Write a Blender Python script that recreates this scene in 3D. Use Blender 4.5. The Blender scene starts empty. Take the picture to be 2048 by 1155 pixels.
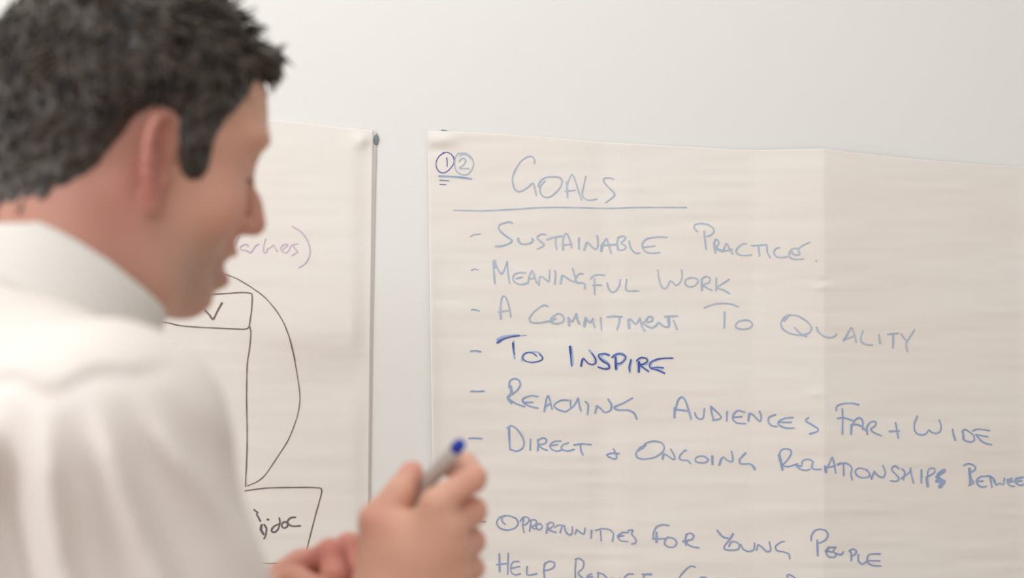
import bpy, bmesh, math, random
import numpy as np
from mathutils import Vector, Matrix
random.seed(7); rng = np.random.default_rng(7)
S = bpy.context.scene
COL = S.collection

# ------------------------------------------------------------------ camera, world, lights, exposure
FPX = 3413.33          # focal length in pixels of the 2048 wide frame (60 mm on 36 mm)
CAMY, CAMZ = -2.0, 1.5
cd = bpy.data.cameras.new('camera'); cam = bpy.data.objects.new('camera', cd); COL.objects.link(cam)
cam.location = (0, CAMY, CAMZ); cam.rotation_euler = (math.pi/2, 0, 0)
cd.lens = 60; cd.sensor_width = 36; cd.clip_start = .05
cd.dof.use_dof = True; cd.dof.focus_distance = 2.0; cd.dof.aperture_fstop = 3.4
S.camera = cam
w = bpy.data.worlds.new('world'); S.world = w; w.use_nodes = True
w.node_tree.nodes['Background'].inputs[0].default_value = (.97, .985, 1.0, 1)
w.node_tree.nodes['Background'].inputs[1].default_value = .84
def area(name, loc, target, size, energy, col):
    l = bpy.data.lights.new(name, 'AREA'); l.shape = 'RECTANGLE'; l.size, l.size_y = size; l.energy = energy; l.color = col
    o = bpy.data.objects.new(name, l); COL.objects.link(o); o.location = loc
    o.rotation_euler = (Vector(target)-Vector(loc)).to_track_quat('-Z', 'Y').to_euler(); return o
area('ceiling_panel_light', (-.40, -.60, 2.66), (-.40, -.30, 1.0), (1.2, .35), 4.6, (1, .985, .96))
area('ceiling_panel_light', (-.30, -1.25, 2.66), (-.30, -1.20, 0), (.8, .5), 5, (1, .99, .97))
area('ceiling_panel_light', (-.5, -3.2, 2.66), (-.3, -1.6, .8), (1.2, .6), 23, (1, .99, .97))
area('side_fill_light', (-2.6, -1.6, 1.9), (-.3, -.1, 1.4), (1.6, 1.4), 27, (.99, .995, 1))  # added fill from the left, no window stands there
area('side_fill_light', (2.7, -2.6, 1.7), (.2, -.2, 1.4), (1.6, 1.4), 8.5, (1, .96, .90))  # weak warm fill added on the right, no window in that wall
S.view_settings.view_transform = 'Standard'; S.view_settings.look = 'None'
S.view_settings.exposure = 0.06; S.view_settings.gamma = 1; S.view_settings.use_curve_mapping = False

# ------------------------------------------------------------------ helpers
def srgb(r, g, b):
    f = lambda c: (c/255/12.92 if c <= 10 else ((c/255+.055)/1.055)**2.4)
    return (f(r), f(g), f(b), 1)
def P(px, py, d):      # where the thing seen at this pixel stands, d metres in front of the lens
    return np.array([(px-1024)/FPX*d, CAMY+d, CAMZ-(py-577.5)/FPX*d])
def mat(name, col, rough=.6, spec=.3, sss=0, bump=None, var=None, sheen=0, metal=0):
    m = bpy.data.materials.new(name); m.use_nodes = True; nt = m.node_tree; b = nt.nodes['Principled BSDF']
    b.inputs['Base Color'].default_value = col; b.inputs['Roughness'].default_value = rough
    b.inputs['Specular IOR Level'].default_value = spec; b.inputs['Metallic'].default_value = metal
    if sheen: b.inputs['Sheen Weight'].default_value = sheen
    if sss:
        b.inputs['Subsurface Weight'].default_value = sss
        b.inputs['Subsurface Radius'].default_value = (1, .35, .2); b.inputs['Subsurface Scale'].default_value = .006
    tc = nt.nodes.new('ShaderNodeTexCoord')
    def noise(scale, vec=(1, 1, 1), detail=4):
        mp = nt.nodes.new('ShaderNodeMapping'); mp.inputs['Scale'].default_value = vec
        nt.links.new(tc.outputs['Object'], mp.inputs['Vector'])
        n = nt.nodes.new('ShaderNodeTexNoise'); n.inputs['Scale'].default_value = scale; n.inputs['Detail'].default_value = detail
        nt.links.new(mp.outputs[0], n.inputs['Vector']); return n
    if bump:
        last = None
        for (sc, vec, strength, dist) in bump:
            n = noise(sc, vec); bp = nt.nodes.new('ShaderNodeBump')
            bp.inputs['Strength'].default_value = strength; bp.inputs['Distance'].default_value = dist
            nt.links.new(n.outputs['Fac'], bp.inputs['Height'])
            if last: nt.links.new(last.outputs[0], bp.inputs['Normal'])
            last = bp
        nt.links.new(last.outputs[0], b.inputs['Normal'])
    if var:
        sc, vec, col2 = var
        n = noise(sc, vec, 3); rp = nt.nodes.new('ShaderNodeValToRGB')
        rp.color_ramp.elements[0].position = .35; rp.color_ramp.elements[1].position = .65
        rp.color_ramp.elements[0].color = col; rp.color_ramp.elements[1].color = col2
        nt.links.new(n.outputs['Fac'], rp.inputs[0]); nt.links.new(rp.outputs[0], b.inputs['Base Color'])
    return m
def link(name, me, m=None, parent=None, **props):
    o = bpy.data.objects.new(name, me); COL.objects.link(o)
    if m: me.materials.append(m)
    if parent is not None:
        o.parent = parent; bpy.context.view_layer.update(); o.matrix_parent_inverse = parent.matrix_world.inverted()
    for k, v in props.items(): o[k] = v
    return o
def mesh_np(name, pts, faces, smooth=True):
    me = bpy.data.meshes.new(name); pts = np.asarray(pts, np.float32); n = len(pts)
    if isinstance(faces, np.ndarray):
        k = faces.shape[1]; nf = len(faces)
        me.vertices.add(n); me.vertices.foreach_set('co', pts.ravel())
        me.loops.add(nf*k); me.loops.foreach_set('vertex_index', faces.astype(np.int32).ravel())
        me.polygons.add(nf); me.polygons.foreach_set('loop_start', np.arange(0, nf*k, k, dtype=np.int32))
    else:
        me.from_pydata(pts.tolist(), [], faces); nf = len(faces)
    me.update(calc_edges=True); me.validate()
    if smooth: me.polygons.foreach_set('use_smooth', [True]*len(me.polygons))
    return me
def box_mesh(name, lo, hi, bevel=0):
    bm = bmesh.new(); bmesh.ops.create_cube(bm, size=1)
    for v in bm.verts: v.co = Vector([lo[i]+(v.co[i]+.5)*(hi[i]-lo[i]) for i in range(3)])
    if bevel: bmesh.ops.bevel(bm, geom=bm.edges[:], offset=bevel, segments=2, affect='EDGES')
    me = bpy.data.meshes.new(name); bm.to_mesh(me); bm.free(); return me

# ------------------------------------------------------------------ room
M_wall = mat('wall_paint', (.825, .83, .815, 1), .75, .2, bump=[(700, (1, 1, 1), .12, .0006), (60, (1, 1, 1), .06, .001)])
M_ceil = mat('ceiling_paint', (.8, .8, .78, 1), .8, .2)
M_floor = mat('floor_oak', (.46, .32, .22, 1), .5, .3, var=(6, (1, 12, 1), (.38, .25, .16, 1)))
M_trim = mat('trim_paint', (.8, .79, .76, 1), .4, .4)
link('wall_back', box_mesh('wall_back', (-3.2, 0, 0), (3.0, .12, 2.7)), M_wall, kind='structure')
link('wall_left', box_mesh('wall_left', (-3.2, -5, 0), (-3.08, 0, 2.7)), M_wall, kind='structure')
link('wall_right', box_mesh('wall_right', (3.0, -5, 0), (3.12, .12, 2.7)), M_wall, kind='structure')
link('floor', box_mesh('floor', (-3.2, -5, -.1), (3.12, .12, 0)), M_floor, kind='structure')
link('ceiling', box_mesh('ceiling', (-3.2, -5, 2.7), (3.12, .12, 2.8)), M_ceil, kind='structure')
link('baseboard_back', box_mesh('baseboard_back', (-3.08, -.016, 0), (3.0, 0, .1), .004), M_trim, kind='structure')

# ------------------------------------------------------------------ flipchart sheets on the wall
PXM = 2.0/FPX
def wx(px): return (px-1024)*PXM
def wz(py): return CAMZ-(py-577.5)*PXM
def vnoise(x, y, seed):          # smooth 2D value noise
    r = np.random.default_rng(seed); T = r.random((64, 64))*2-1
    xi = np.floor(x).astype(int); yi = np.floor(y).astype(int); fx = x-xi; fy = y-yi
    fx = fx*fx*(3-2*fx); fy = fy*fy*(3-2*fy); g = lambda a, b: T[a % 64, b % 64]
    return (g(xi, yi)*(1-fx)+g(xi+1, yi)*fx)*(1-fy)+(g(xi, yi+1)*(1-fx)+g(xi+1, yi+1)*fx)*fy
gau = lambda x, y, cx, cy, sx, sy: np.exp(-((x-cx)/sx)**2-((y-cy)/sy)**2)
def sstep(x, a, b):
    t = np.clip((x-a)/(b-a), 0, 1); return t*t*(3-2*t)
def h_right(x, y):               # how far the sheet stands off the wall (m), x and y in sheet pixels
    h = .003+.0015*(1+vnoise(x/260, y/300, 3))
    fold = np.interp(x, [850, 1180, 1240, 1500, 1640, 2035, 2300], [0, .003, .0025, .010, .0210, .0015, .0005])
    fold = fold*(1-.25*sstep(y, 900, 1600))
    h = h+fold
    h = h+.0016*np.exp(-((x-1225)/45)**2)*np.sin((x-1225)/28)
    h = h+.0035*gau(x, y, 886, 282, 26, 13)-.0018*gau(x, y, 872, 300, 20, 12)
    h = h+.002*np.exp(-((x-860)/18)**2)*sstep(y, 320, 700)
    h = h+.0012*gau(x, y, 1632, 575, 14, 6)-.001*gau(x, y, 1640, 562, 12, 6)+.0012*gau(x, y, 1625, 785, 18, 8)
    h = h+.00032*vnoise(x/190+y/700, y/26, 5)+.0003*vnoise(x/90-y/300, y/13, 6)+.0006*vnoise(x/240+y/90, y/60, 9)
    return np.maximum(h, .0010)
def h_left(x, y):
    h = .0040+.0007*(1+vnoise(x/220, y/240, 13))
    h = h+.0032*gau(x, y, 722, 282, 20, 17)-.0012*gau(x, y, 738, 296, 14, 12)
    h = h+.003*gau(x, y, 640, 660, 150, 60)-.003*gau(x, y, 700, 760, 120, 55)
    h = h+.0018*gau(x, y, 735, 705, 16, 5)
    h = h+.00032*vnoise(x/190+y/600, y/24, 15)+.0002*vnoise(x/90-y/300, y/13, 16)
    h = h-(h-.0023)*.9*sstep(x, 700, 738)*(1-gau(x, y, 722, 282, 24, 22))
    return h
def edge_curve(pts):
    p = np.array(pts, float); return lambda t: np.interp(t, p[:, 0], p[:, 1])
def sheet_mesh(name, left, right, top, bottom, hfun, nx, ny, extra=0.):
    # left/right: px as function of y; top/bottom: py as function of x
    u = np.linspace(0, 1, nx); v = np.linspace(0, 1, ny); U, V = np.meshgrid(u, v)
    X = U*0; Y = U*0
    xm = left(600)+(right(600)-left(600))*U
    Y = top(xm)+(bottom(xm)-top(xm))*V
    X = left(Y)+(right(Y)-left(Y))*U
    H = hfun(X, Y)+extra
    front = np.stack([wx(X), -H, wz(Y)], -1).reshape(-1, 3)
    back = front.copy(); back[:, 1] += .0006
    idx = np.arange(nx*ny).reshape(ny, nx)
    q = np.stack([idx[1:, :-1], idx[1:, 1:], idx[:-1, 1:], idx[:-1, :-1]], -1).reshape(-1, 4)
    n = nx*ny; qb = q[:, ::-1]+n
    per = np.concatenate([idx[0, :], idx[1:, -1], idx[-1, -2::-1], idx[-2:0:-1, 0]]); pn = np.roll(per, -1)
    side = np.stack([per, pn, pn+n, per+n], -1)
    me = mesh_np(name, np.concatenate([front, back]), np.concatenate([q, qb, side])); return me
M_paper = mat('flipchart_paper', (.85, .825, .795, 1), .85, .12,
    bump=[(7, (1.6, 1, 14), .16, .0012), (24, (1.5, 1, 9), .08, .0006), (900, (1, 1, 1), .1, .0003)],
    var=(4, (1, 1, 2), (.84, .80, .76, 1)))
top_r = edge_curve([(850, 262), (880, 262), (1000, 267), (1130, 277), (1200, 284), (1300, 290), (1420, 297), (1480, 301), (1560, 301),
                    (1640, 300), (1700, 307), (1800, 317), (1900, 325), (2000, 331), (2048, 333), (2300, 352)])
left_r = edge_curve([(200, 855), (262, 856), (500, 859), (700, 862), (900, 865), (1200, 868), (1800, 878)])
right_s = link('paper_sheet', sheet_mesh('paper_sheet', left_r, lambda y: 2292+0*np.asarray(y, float), top_r, lambda x: 1620+.05*(x-860), h_right, 420, 380), M_paper,
    label='wide creased flipchart sheet headed GOALS with blue handwritten list, stuck on the wall', category='flipchart sheet')
top_l = edge_curve([(-500, 190), (300, 226), (545, 240), (600, 245), (680, 255), (740, 260), (760, 262)])
right_l = edge_curve([(200, 748), (262, 747), (400, 745), (700, 741), (1000, 738), (1200, 737), (1800, 734)])
left_l = lambda y: -110+0*np.asarray(y, float)
left_s = link('paper_sheet', sheet_mesh('paper_sheet', left_l, right_l, top_l, lambda x: 1500+.04*x, h_left, 260, 330), M_paper,
    label='flipchart sheet with dark box diagram and purple writing, behind the man on the wall', category='flipchart sheet')
right_b = edge_curve([(200, 754), (266, 754), (400, 751), (700, 745), (1000, 741), (1200, 739), (1800, 736)])
def h_back(x, y): return .0011+.0002*vnoise(x/220, y/200, 33)
link('paper_sheet', sheet_mesh('paper_sheet', left_l, right_b, lambda x: top_l(x)+3, lambda x: 1490+.04*x, h_back, 60, 90), M_paper,
    label='blank under sheet whose right edge peeks out behind the box diagram sheet', category='flipchart sheet')
M_putty = mat('grey_blue_putty', srgb(128, 138, 146), .7, .3)
def putty(cx, cy, rx, ry, depth, label, seed):
    bm = bmesh.new(); bmesh.ops.create_icosphere(bm, subdivisions=3, radius=1)
    for v in bm.verts:
        c = v.co.copy(); k = 1+.16*math.sin(5*c.x+seed)*math.cos(4*c.z+seed*2)+.1*math.sin(9*c.z+seed)
        v.co = (c.x*rx*k, c.y*depth, c.z*ry*k)
    for f in bm.faces: f.smooth = True
    me = bpy.data.meshes.new('adhesive_putty'); bm.to_mesh(me); bm.free()
    o = link('adhesive_putty', me, M_putty, label=label, category='putty'); o.location = (wx(cx), -depth, wz(cy))
putty(752.5, 280, .0030, .0068, .0012, 'blue-grey putty lump sticking out at the corner of the left sheet', 1)
putty(888, 268, .0066, .0052, .0014, 'grey putty lump under the top left corner of the GOALS sheet', 4)

# ------------------------------------------------------------------ ink
def ink(name, col, col2):
    return mat(name, srgb(*col), .7, .2, var=(70, (1, 1, 1), srgb(*col2)))
INK = {'light': ink('pale_blue_ink', (172, 189, 213), (188, 201, 219)),
       'mid': ink('blue_ink', (144, 167, 208), (162, 180, 212)),
       'low': ink('soft_blue_ink', (146, 162, 200), (160, 173, 206)),
       'wash': ink('washed_blue_ink', (160, 182, 220), (182, 198, 226)),
       'dark': ink('deep_blue_ink', (66, 88, 168), (92, 116, 190)),
       'indigo': ink('indigo_ink', (84, 84, 162), (106, 110, 180)),
       'violet': ink('faded_violet_ink', (210, 196, 208), (202, 188, 214)),
       'brown': ink('brown_black_ink', (124, 106, 108), (146, 128, 128)),
       'grey': ink('grey_ink', (104, 94, 100), (124, 112, 116))}
CR = {'A': (840, 240, 3.4133), 'B': (1240, 420, 3.4133), 'C': (920, 500, 3.6571), 'D': (920, 740, 3.6571), 'E': (1320, 780, 2.8132),
      'F': (920, 980, 3.6571), 'K1': (1320, 880, 5.6264), 'K2': (1684, 780, 5.6264), 'K3': (960, 420, 5.12), 'K4': (980, 600, 5.12),
      'K5': (1240, 1020, 3.6571), 'K6': (470, 440, 9.622), 'K7': (700, 230, 6.795), 'L1': (0, 360, 3.2), 'L2': (400, 640, 2.2425), 'L3': (0, 720, 2.6547), 'N': (540, 800, 3.254)}
layer = [0]
def ribbon(pts, width, hfun, lay, lift=0.):
    p = np.array(pts, float)
    if len(p) == 1: p = np.array([p[0]-[.6, 0], p[0]+[.6, 0]])
    # Catmull-Rom, centripetal-ish: uniform on the traced points
    e = np.concatenate([[2*p[0]-p[1]], p, [2*p[-1]-p[-2]]]); out = []
    for i in range(len(p)-1):
        a, b, c, d = e[i], e[i+1], e[i+2], e[i+3]; n = max(2, int(np.hypot(*(c-b))/2.2))
        t = np.linspace(0, 1, n, endpoint=False)[:, None]
        ten = .42
        m1 = ten*(c-a); m2 = ten*(d-b)
        out.append((2*t**3-3*t**2+1)*b+(t**3-2*t**2+t)*m1+(-2*t**3+3*t**2)*c+(t**3-t**2)*m2)
    q = np.concatenate(out+[p[-1:]])
    # cumulative length, extended with rounded ends
    d0 = q[0]-q[1]; d0 /= np.hypot(*d0)+1e-9; d1 = q[-1]-q[-2]; d1 /= np.hypot(*d1)+1e-9
    r = width/2
    head = [q[0]+d0*r*k for k in (1, .85, .5)]; tail = [q[-1]+d1*r*k for k in (.5, .85, 1)]
    q = np.concatenate([head, q, tail]); n = len(q)
    wd = np.full(n, r)*(1+.10*np.sin(np.arange(n)*.35+lay))
    prof = [.05, .53, .87]
    for i in range(3): wd[i] = r*prof[i]; wd[n-1-i] = r*prof[i]
    tg = np.gradient(q, axis=0); tg /= np.hypot(tg[:, 0], tg[:, 1])[:, None]+1e-9
    nm = np.stack([-tg[:, 1], tg[:, 0]], -1)
    L, R = q+nm*wd[:, None], q-nm*wd[:, None]
    V = np.empty((3*n, 2)); V[0::3] = L; V[1::3] = q; V[2::3] = R
    H = hfun(V[:, 0], V[:, 1])+.00035+.00002*(lay % 12)+lift
    v3 = np.stack([wx(V[:, 0]), -H, wz(V[:, 1])], -1)
    k = np.arange(n-1)*3
    f = np.concatenate([np.stack([k, k+1, k+4, k+3], -1), np.stack([k+1, k+2, k+5, k+4], -1)])
    return v3, f
def write(sheet, hfun, name, data, width, colour, label=None):
    # data: "CROP: x,y x,y; x,y ..." pieces joined by |
    V, F, n = [], [], 0
    for piece in data.split('|'):
        c, s = piece.split(':'); x0, y0, sc = CR[c.strip()]
        for st in s.split(';'):
            st = st.split()
            if not st: continue
            wdt = width
            if st[0].startswith('w'): wdt = float(st[0][1:]); st = st[1:]
            pts = [(x0+float(a.split(',')[0])/sc, y0+float(a.split(',')[1])/sc) for a in st]
            v, f = ribbon(pts, wdt, hfun, layer[0], .0003 if colour == 'dark' else 0.); layer[0] += 1
            V.append(v); F.append(f+n); n += len(v)
    pr = {'label': label} if label else {}
    return link(name, mesh_np(name, np.concatenate(V), np.concatenate(F)), INK[colour], sheet, **pr)
R_ = lambda name, data, width, colour, label=None: write(right_s, h_right, name, data, width, colour, label)
L_ = lambda name, data, width, colour, label=None: write(left_s, h_left, name, data, width, colour, label)

R_('circled_number', 'K7: 1270,520 1215,560 1178,625 1172,690 1195,750 1240,785 1290,785 1345,750 1395,690 1418,640 1410,580 1370,530 1320,510 1275,515; w3.4 1268,518 1275,520; 1315,585 1322,640 1322,700', 1.9, 'indigo', 'number 1 in a dark indigo circle')
R_('circled_number', 'A: 262,228 243,255 236,310 252,352 290,375 330,368 358,330 365,290 345,250 310,228 262,228; 270,245 300,234 330,245 345,262; 268,285 280,266 300,262 312,276 300,305 270,330 332,332', 2.3, 'light', 'number 2 in a pale blue circle')
R_('underline', 'A: 130,384 240,388 350,402', 3.2, 'mid', 'short blue double number underline')
R_('underline', 'A: 134,412 160,412 198,417; 136,440 178,441', 1.6, 'indigo', 'two tiny indigo strokes')
R_('underline', 'A: 230,615 450,618 650,608 850,597 1050,598 1300,603 1500,597 1812,598', 2.3, 'light', 'long pale line under the heading')
R_('handwritten_word', 'A: 778,298 782,270 760,250 735,252 690,280 650,340 630,400 640,460 665,487 700,482 740,455 765,432 775,440 785,480 792,515; 850,418 822,450 818,490 840,522 875,528 915,505 955,460 968,420 955,395 920,388 870,390 835,405 812,430 806,455; w3.4 1005,530 1003,480 998,425; 1000,450 1025,385 1035,372 1050,395 1075,470 1100,545; 990,487 1055,480; 1130,385 1118,440 1105,500 1115,530 1150,548 1205,540; 1320,405 1295,397 1255,400 1252,420 1275,450 1318,495 1322,520 1265,565', 2.6, 'light', 'word GOALS in pale blue capitals')
R_('bullet_dash', 'A: 342,796 365,782 412,777', 2, 'light')
R_('handwritten_word', 'K3: 330,135 310,122 270,125 205,148 188,175 205,212 260,262 320,300 325,318 290,345 215,368 158,370; w4.4 390,292 395,320; 390,300 405,335 440,348 490,345 530,325 542,300 530,292; 670,255 650,245 605,255 583,280 600,305 645,340 650,360 620,382 585,396; w4.4 685,300 740,280; 740,280 835,265; 775,285 772,340 782,402; w4.2 848,405 845,350; 845,350 850,290 870,242 890,245 915,300 935,385; 855,355 935,350; w4.4 1010,290 1008,330; 1008,330 1010,398; w4.2 1062,408 1085,340; 1085,340 1095,328 1120,350 1165,395 1192,397 1205,340 1195,262; w5 1237,415 1250,345; 1245,370 1275,310 1292,290 1310,350 1338,440; 1235,360 1395,350; 1410,280 1400,330 1405,405; 1405,285 1440,268 1478,275 1480,300 1440,335 1485,370 1480,395 1440,412 1405,405; 1522,318 1530,370 1560,420 1595,443 1630,438; 1905,280 1830,275 1740,285 1685,305 1655,350 1660,395 1700,430 1750,440 1830,435; 1665,380 1720,375 1780,368', 3.1, 'light', 'word SUSTAINABLE in pale blue capitals')
R_('handwritten_word', 'B: 520,148 498,125 505,100 540,93 590,100 625,125 632,150 605,175 585,180; w3.6 565,148 568,185; 568,185 578,268; w4 640,290 632,230; 632,230 640,203 655,205 665,225 650,250 635,258 690,285; 690,285 710,235 718,228 735,265 758,300; 650,262 700,278 752,268; 850,232 825,232 790,258 780,285 800,305 840,310 885,305; 885,245 985,238; 930,245 938,315; 985,238 990,290 1008,325; 1070,258 1045,265 1033,290 1045,315 1075,325 1120,320; 1272,222 1220,245 1192,275 1205,300 1180,308 1145,295; 1185,262 1150,268 1132,295 1140,325 1175,338 1228,335; w4 1150,280 1160,300; w3.6 1312,348 1313,349', 2.9, 'light', 'word PRACTICE in pale blue capitals')
R_('bullet_dash', 'C: 82,148 105,136 135,145', 1.9, 'light')
R_('handwritten_word', 'K3: w4.2 145,515 150,580; 135,530 142,640 152,750; 150,515 175,590 210,645 225,648 250,600 278,525; 278,525 285,640 302,748; 465,640 400,640 348,660 338,710 365,745 420,760 490,745; 370,700 430,685; 490,745 500,690 532,615 550,660 578,745; 495,700 565,695; 600,765 610,685 635,680 690,725 705,718 712,612; w3.6 765,622 772,660; 772,660 762,758; w3.6 820,752 838,665; 838,665 870,680 930,720 1000,738; 945,600 960,650 980,725; 1050,655 1030,645 995,665 970,715 990,740 1040,742 1068,752 1068,805; w3.6 1130,700 1150,675; 1150,675 1200,660 1270,665; 1168,700 1168,780 1170,862; 1150,765 1240,765; 1298,742 1310,800 1345,838 1385,825 1420,770 1432,710; 1495,708 1485,800 1510,825 1615,825', 2.9, 'light', 'word MEANINGFUL in pale blue capitals')
R_('handwritten_word', 'B: 252,408 258,460 275,515 300,535 320,515 335,482 355,495 375,512 400,495 416,455 413,408; 470,460 440,475 438,505 465,522 500,515 525,490 515,468 480,460 460,468; w3.5 548,470 550,545; 548,470 575,452 603,462 600,490 560,510 590,533 618,545; 648,462 645,510 645,550; 733,472 690,500 652,528 700,545 735,568', 2.7, 'light', 'word WORK in pale blue capitals')
R_('bullet_dash', 'C: 85,436 105,433 140,443', 2.8, 'mid')
R_('handwritten_word', 'C: w4.6 298,500 294,420; 296,440 300,370 315,335 335,345 355,400 372,485; 278,450 350,440', 3, 'light', 'word A in pale blue')
R_('handwritten_word', 'K4: 590,62 565,50 530,58 450,115 402,185 425,225 500,230 590,215 640,205; w4.6 665,185 625,195; 680,140 625,180 620,220 680,240 740,220 755,180 730,145 690,135; w4.6 808,255 800,180; 805,185 840,215 880,135; 880,135 890,190 912,240; w4.4 962,265 975,180; 975,180 1020,225 1050,185 1050,220 1070,275; w3.6 1130,180 1133,235; 1133,235 1138,300; w4.2 1200,168 1270,162; 1270,162 1345,168; 1322,180 1318,230 1295,298; w5 1418,280 1412,200; 1430,190 1460,220 1490,240 1530,180; 1530,180 1545,260 1578,312; 1600,200 1560,230 1600,260 1650,280 1690,255; 1590,195 1625,165 1655,175 1650,210 1600,225; 1690,260 1720,225 1770,265 1820,265 1810,190; w3.6 1782,165 1905,158; 1825,172 1830,250; 1870,205 1885,240 1905,298', 3.2, 'light', 'word COMMITMENT in pale blue capitals')
R_('handwritten_word', 'B: w3.8 568,664 600,650; 600,650 650,636 700,635 750,640 795,657; w3.6 703,694 700,800; 848,748 800,755 776,780 785,802 830,810 875,800 890,775 870,752 838,746', 2.9, 'light', 'word TO in pale blue on the third line')
R_('handwritten_word', 'B: w4 1100,752 1130,715; 1130,712 1190,718 1250,755 1280,795 1265,832 1205,848 1135,835 1090,805 1078,770 1100,728 1140,710; 1170,798 1205,835 1248,858; w3.6 1315,795 1325,825; 1325,825 1365,855 1410,865 1440,852 1448,840; w3.6 1497,885 1525,840; 1525,840 1552,798 1570,840 1585,895; 1505,878 1580,852; 1632,820 1618,860 1620,890 1650,912 1698,915; w3.6 1742,845 1750,905; 1802,842 1875,836; w3.4 1840,845 1838,935; 1895,840 1915,870 1940,892; 1986,815 1950,870 1928,905 1938,962', 2.9, 'light', 'word QUALITY in pale blue capitals')
R_('bullet_dash', 'C: 80,736 115,733 150,740', 3.6, 'mid')
R_('handwritten_word', 'K4: w5 75,400 130,375 200,365 290,358; w2 290,358 370,355; w4 240,420 238,500 250,590; w3 325,620 330,570 380,535 430,525 500,535 540,590; w6 820,475 835,560 838,650; w4 1015,510 1060,570 1075,640; w5.5 1210,555 1170,545 1125,565 1125,590 1200,640 1215,690 1180,700; w5.5 1280,570 1285,650 1288,700; w5 1250,580 1290,550 1350,545 1380,580 1340,640 1290,655; w4 1440,610 1425,690 1425,735; w6 1510,620 1515,725; 1500,620 1540,585 1600,595 1600,640 1540,665 1615,720; w5 1640,640 1640,690 1690,690; w3 1700,690 1765,695; 1650,625 1720,595', 4.5, 'wash', 'pale underwriting of TO INSPIRE')
R_('handwritten_word', 'K4: w4 75,432 110,410; w3 110,408 150,390 215,372 300,360; w3.8 235,440 240,490; 240,490 250,555; 475,568 440,540 390,530 345,550 335,590 365,620 430,632 500,620 535,600 530,570 505,550', 2.3, 'dark', 'word TO in strong dark blue')
R_('handwritten_word', 'K4: w4 815,472 822,540; 822,540 832,670; w3.6 928,668 942,605; 942,605 955,592 1000,640 1045,655 1075,640 1080,600 1040,540; w3 1215,560 1170,545 1115,550 1110,575 1150,620 1210,655 1215,690 1170,700 1105,680; w3.8 1280,580 1285,700; 1245,580 1280,552 1330,545 1380,570 1375,605 1340,635 1300,645; w3.2 1437,605 1420,680 1425,720; w4.2 1520,630 1518,725; 1495,615 1530,585 1590,590 1605,620 1560,650 1525,655 1570,690 1615,725; w3 1860,588 1770,590 1690,605 1640,630 1625,670 1650,695 1710,710 1780,742; 1640,690 1700,680 1765,685', 2.6, 'dark', 'word INSPIRE in strong dark blue capitals')
R_('bullet_dash', 'D: w4 82,152 100,151; 95,151 130,152 175,150', 2.8, 'low')
R_('handwritten_word', 'D: w5 370,115 375,160 350,200 375,235; 358,120 365,75 400,58 432,72 440,105 415,145 370,180 345,192 400,235 470,262; 568,188 520,182 470,198 455,215 475,242 520,262 568,272; 475,232 530,230; w3.8 615,295 625,240; 622,255 632,205 645,183 660,230 672,280; 618,265 660,240; 788,215 740,215 695,240 688,260 720,285 770,297 800,280; 805,215 808,275; 800,280 830,255 862,200; 862,200 870,250 882,292; 915,225 935,250 930,318; w3.6 985,308 998,255; 998,255 1025,275 1055,303 1095,290 1105,250 1080,208; 1255,198 1190,235 1125,265 1150,285 1230,288 1270,310 1288,350', 3.3, 'mid', 'word REACHING in blue capitals')
R_('handwritten_word', 'D: w4 1562,338 1562,270; 1565,300 1585,220 1612,190 1640,215 1665,290 1682,350; 1560,280 1655,292; 1710,305 1720,335 1745,350 1770,340 1778,275; 1825,262 1832,310 1845,352; 1825,258 1870,300 1900,335 1880,352 1838,358; 1942,295 1940,362|E: 465,118 430,108 405,130 402,158 425,178 470,182; 405,146 450,142; w3.8 487,165 492,125; 492,125 510,130 550,168 557,140 548,112; 635,130 600,145 597,172 615,192 642,195; 730,145 690,148; 685,150 655,165 652,185 690,203 735,203; 655,172 722,172; 815,145 800,162 835,185 868,207 860,222 822,235', 3.3, 'mid', 'word AUDIENCES in blue capitals')
R_('handwritten_word', 'E: 968,105 972,80 1010,66 1060,65 1095,73; 1002,95 1005,150 1003,235; 975,148 1010,145 1060,160|K2: w4.2 55,470 62,370; 62,390 100,320 140,292 175,305 190,350 185,420; 55,375 110,365 170,385 230,440; 240,475 235,400 265,350 310,330 340,345 325,385 280,415 310,455 400,492', 3.1, 'mid', 'word FAR in blue capitals')
R_('plus_sign', 'K2: 488,445 600,440; 560,348 575,430 590,520', 3.1, 'mid')
R_('handwritten_word', 'K2: w3.6 808,278 775,350; 775,350 775,430 810,475 870,488 915,465 940,430 965,455 1020,472 1065,450 1080,390 1058,322; w3.8 1210,430 1220,490 1240,548; w4.2 1325,455 1335,540; 1320,450 1350,430 1400,455 1450,500 1455,550 1410,570 1340,550; 1440,445 1490,428 1560,432 1632,445; w3.6 1475,490 1545,500; 1545,500 1610,512; 1490,510 1540,560 1600,592 1655,600', 3.1, 'mid', 'word WIDE in blue capitals')
R_('bullet_dash', 'D: 65,494 110,492 160,495', 3, 'mid')
R_('handwritten_word', 'D: w3.6 358,415 360,500; 360,500 365,575; 345,418 375,400 415,425 455,480 468,530 450,570 410,585 368,573; w3.6 515,500 512,578; w3.6 570,500 568,582; 565,508 605,490 632,503 620,530 575,542 605,568 636,580; 735,512 690,515 657,540 668,572 710,585 745,575; 665,545 712,538; 790,525 750,540 738,562 760,580 795,583 832,572; w3.6 832,540 890,532; 890,532 955,538; 878,545 882,580 897,612', 3, 'mid', 'word DIRECT in blue capitals')
R_('ampersand', 'D: 1160,602 1110,600 1070,612 1095,632 1135,642 1140,615 1120,570', 2.9, 'mid')
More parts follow.
